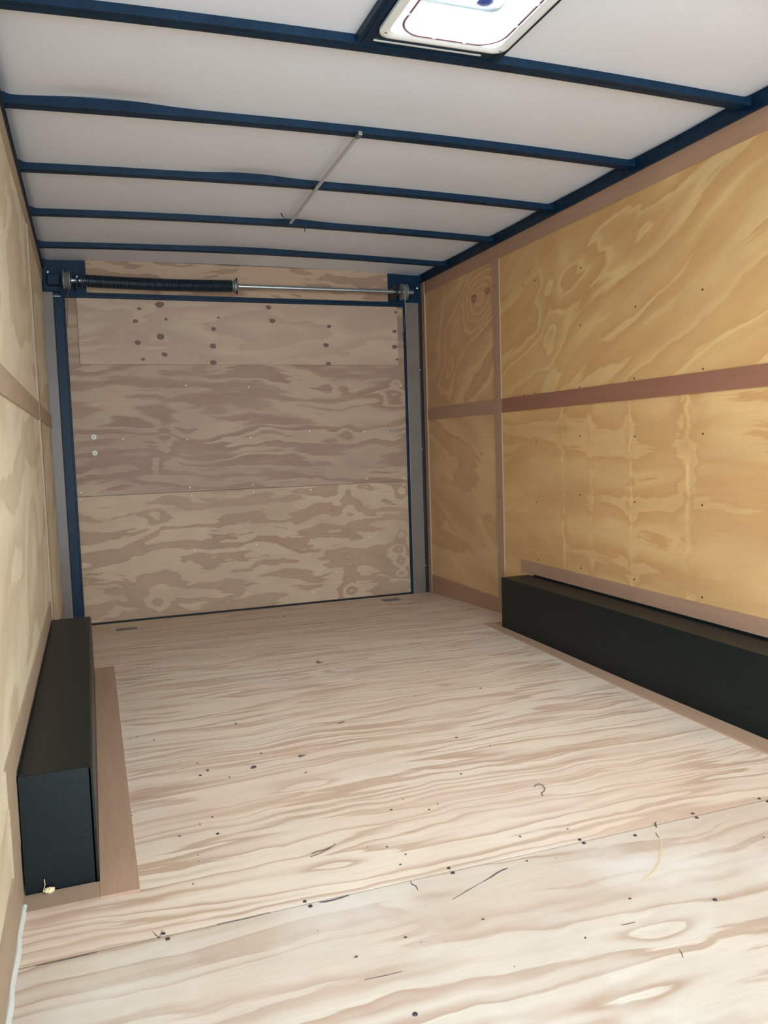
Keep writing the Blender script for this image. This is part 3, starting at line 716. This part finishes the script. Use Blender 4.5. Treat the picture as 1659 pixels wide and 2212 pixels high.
solo('hanging_screw', tube(BM(), [(1.148, -.915, 1.873), (1.149, -.915, 1.846)], .0022, 8), 'spring', 'tiny dark screw tip hanging from the roof bow beside the rod end', 'screw', (1.148, -.915, 1.87))

# ------------------------------------------------------------------ litter on the floor
def blob_chip(bm, x, y, rx_, ry, rot, h=.002):
    n = 7; z = fz(y) + .0002; top = []; bot = []
    for k in range(n):
        a = 2 * math.pi * k / n; q = random.uniform(.6, 1.15)
        px, py = rx_ * q * math.cos(a), ry * q * math.sin(a)
        X, Y = x + px * math.cos(rot) - py * math.sin(rot), y + px * math.sin(rot) + py * math.cos(rot)
        bot.append(bm.verts.new((X, Y, z - .0005))); top.append(bm.verts.new((x + (X - x) * .75, y + (Y - y) * .75, z + h)))
    for k in range(n): bm.faces.new((bot[k], bot[(k + 1) % n], top[(k + 1) % n], top[k]))
    bm.faces.new(top)
bm = BM()
SP = [(0.245, -1.997), (0.267, -1.991), (0.313, -2.04), (0.414, -2.28), (0.481, -2.416), (0.594, -2.284), (0.678, -2.473), (0.833, -1.445), (1.198, -1.982), (1.352, -1.732), (1.438, -1.775),
      (1.102, -0.36), (1.733, -1.238), (1.218, -2.504), (0.859, -2.733), (1.055, -2.652), (0.812, -2.776), (0.895, -2.813), (0.927, -2.792), (0.223, -2.551), (0.372, -2.665), (0.32, -2.706), (0.325, -2.929),
      (0.404, -2.639), (0.74, -2.942), (0.766, -2.989), (0.74, -3.024), (0.559, -3.282), (0.658, -3.263), (0.81, -3.267), (0.95, -3.387), (1.097, -3.315), (0.989, -3.115), (1.508, -3.229), (1.143, -3.028), (1.028, -3.016)]
for (x, y) in SP: blob_chip(bm, x, y, random.uniform(.0018, .0045), random.uniform(.001, .002), random.uniform(-.6, .6))
for k in range(34):
    x, y = random.uniform(.25, 1.85), random.uniform(-3.7, -.5); blob_chip(bm, x, y, random.uniform(.0008, .0018), random.uniform(.0007, .0012), random.uniform(-.6, .6), .0012)
o = solo('floor_crumbs', bm, 'chip', 'tiny dark crumbs and specks scattered over the plywood floor', 'debris', (1.0, -2.5, 0)); o['kind'] = 'stuff'
bm = BM(); blob_chip(bm, .555, -2.377, .013, .006, .15, .004)
solo('wood_chip', bm, 'chip', 'largest dark chip lying on the floor right of the left fender box', 'debris', (.555, -2.377, 0))
bm = BM(); blob_chip(bm, .433, -2.346, .0055, .004, .15, .003)
solo('wood_chip', bm, 'chip', 'small round dark chip left of the largest chip', 'debris', (.433, -2.346, 0))
bm = BM()
for a in (.2, 1.3, 2.3, 3.6): tube(bm, [(.697, -2.353, .001), (.697 + .011 * math.cos(a), -2.353 + .011 * math.sin(a), .002)], .0011, 6)
solo('splinter_cluster', bm, 'chip', 'star-shaped bit of splinters behind the largest dark chip', 'debris', (.697, -2.353, 0))
bm = BM(); z = fz(-1.42)
for q in ([(1.004, -1.43, z + .001), (1.002, -1.395, z + .003)], [(1.004, -1.43, z + .001), (.990, -1.418, z + .002)], [(1.004, -1.43, z + .001), (1.020, -1.42, z + .002)]): tube(bm, q, .0013, 6)
solo('splinter_cluster', bm, 'chip', 'arrow-shaped dark splinter far out in the middle of the floor', 'debris', (1.004, -1.42, z))
bm = BM(); tube(bm, [(.868, -2.136, .001), (.893, -2.128, .002)], .0013, 6)
solo('splinter', bm, 'chip', 'short dark splinter lying across the middle of the floor', 'debris', (.88, -2.132, 0))
bm = BM(); tube(bm, [(1.192, -2.80, .001), (1.199, -2.793, .002), (1.207, -2.796, .004), (1.211, -2.808, .004), (1.208, -2.823, .002), (1.198, -2.834, .001), (1.187, -2.840, .001), (1.182, -2.856, .001)], .0010, 6)
solo('wire_curl', bm, 'chip', 'thin dark hook-shaped curl of wire on the floor', 'debris', (1.2, -2.82, 0), smooth=True)
bm = BM()
for q in ([(.580, -2.906, .001), (.592, -2.902, .002), (.606, -2.902, .001)], [(.606, -2.902, .001), (.630, -2.894, .002), (.640, -2.884, .002)], [(.574, -2.917, .001), (.600, -2.911, .001), (.626, -2.897, .001)]): tube(bm, q, .0006, 6)
solo('twig', bm, 'chip', 'thin branching twig just behind the floor seam', 'debris', (.605, -2.905, 0))
bm = BM(); bmesh.ops.create_icosphere(bm, subdivisions=3, radius=.0095)
for v in bm.verts:
    q = 1 + .28 * math.sin(v.co.x * 900 + 1) * math.sin(v.co.y * 700) ; v.co = Vector((v.co.x * 1.0 * q, v.co.y * .7 * q, v.co.z * .55 * q)) + Vector((.052, -2.853, .0090))
tube(bm, [(.040, -2.853, .008), (.044, -2.849, .020), (.043, -2.846, .030)], .0007, 6)
solo('foam_crumb', bm, 'foam', 'cream coloured crumb against the near end of the left fender box', 'debris', (.052, -2.853, .004), smooth=True)

for o in bpy.data.objects:
    if '_thing' in o: del o['_thing']
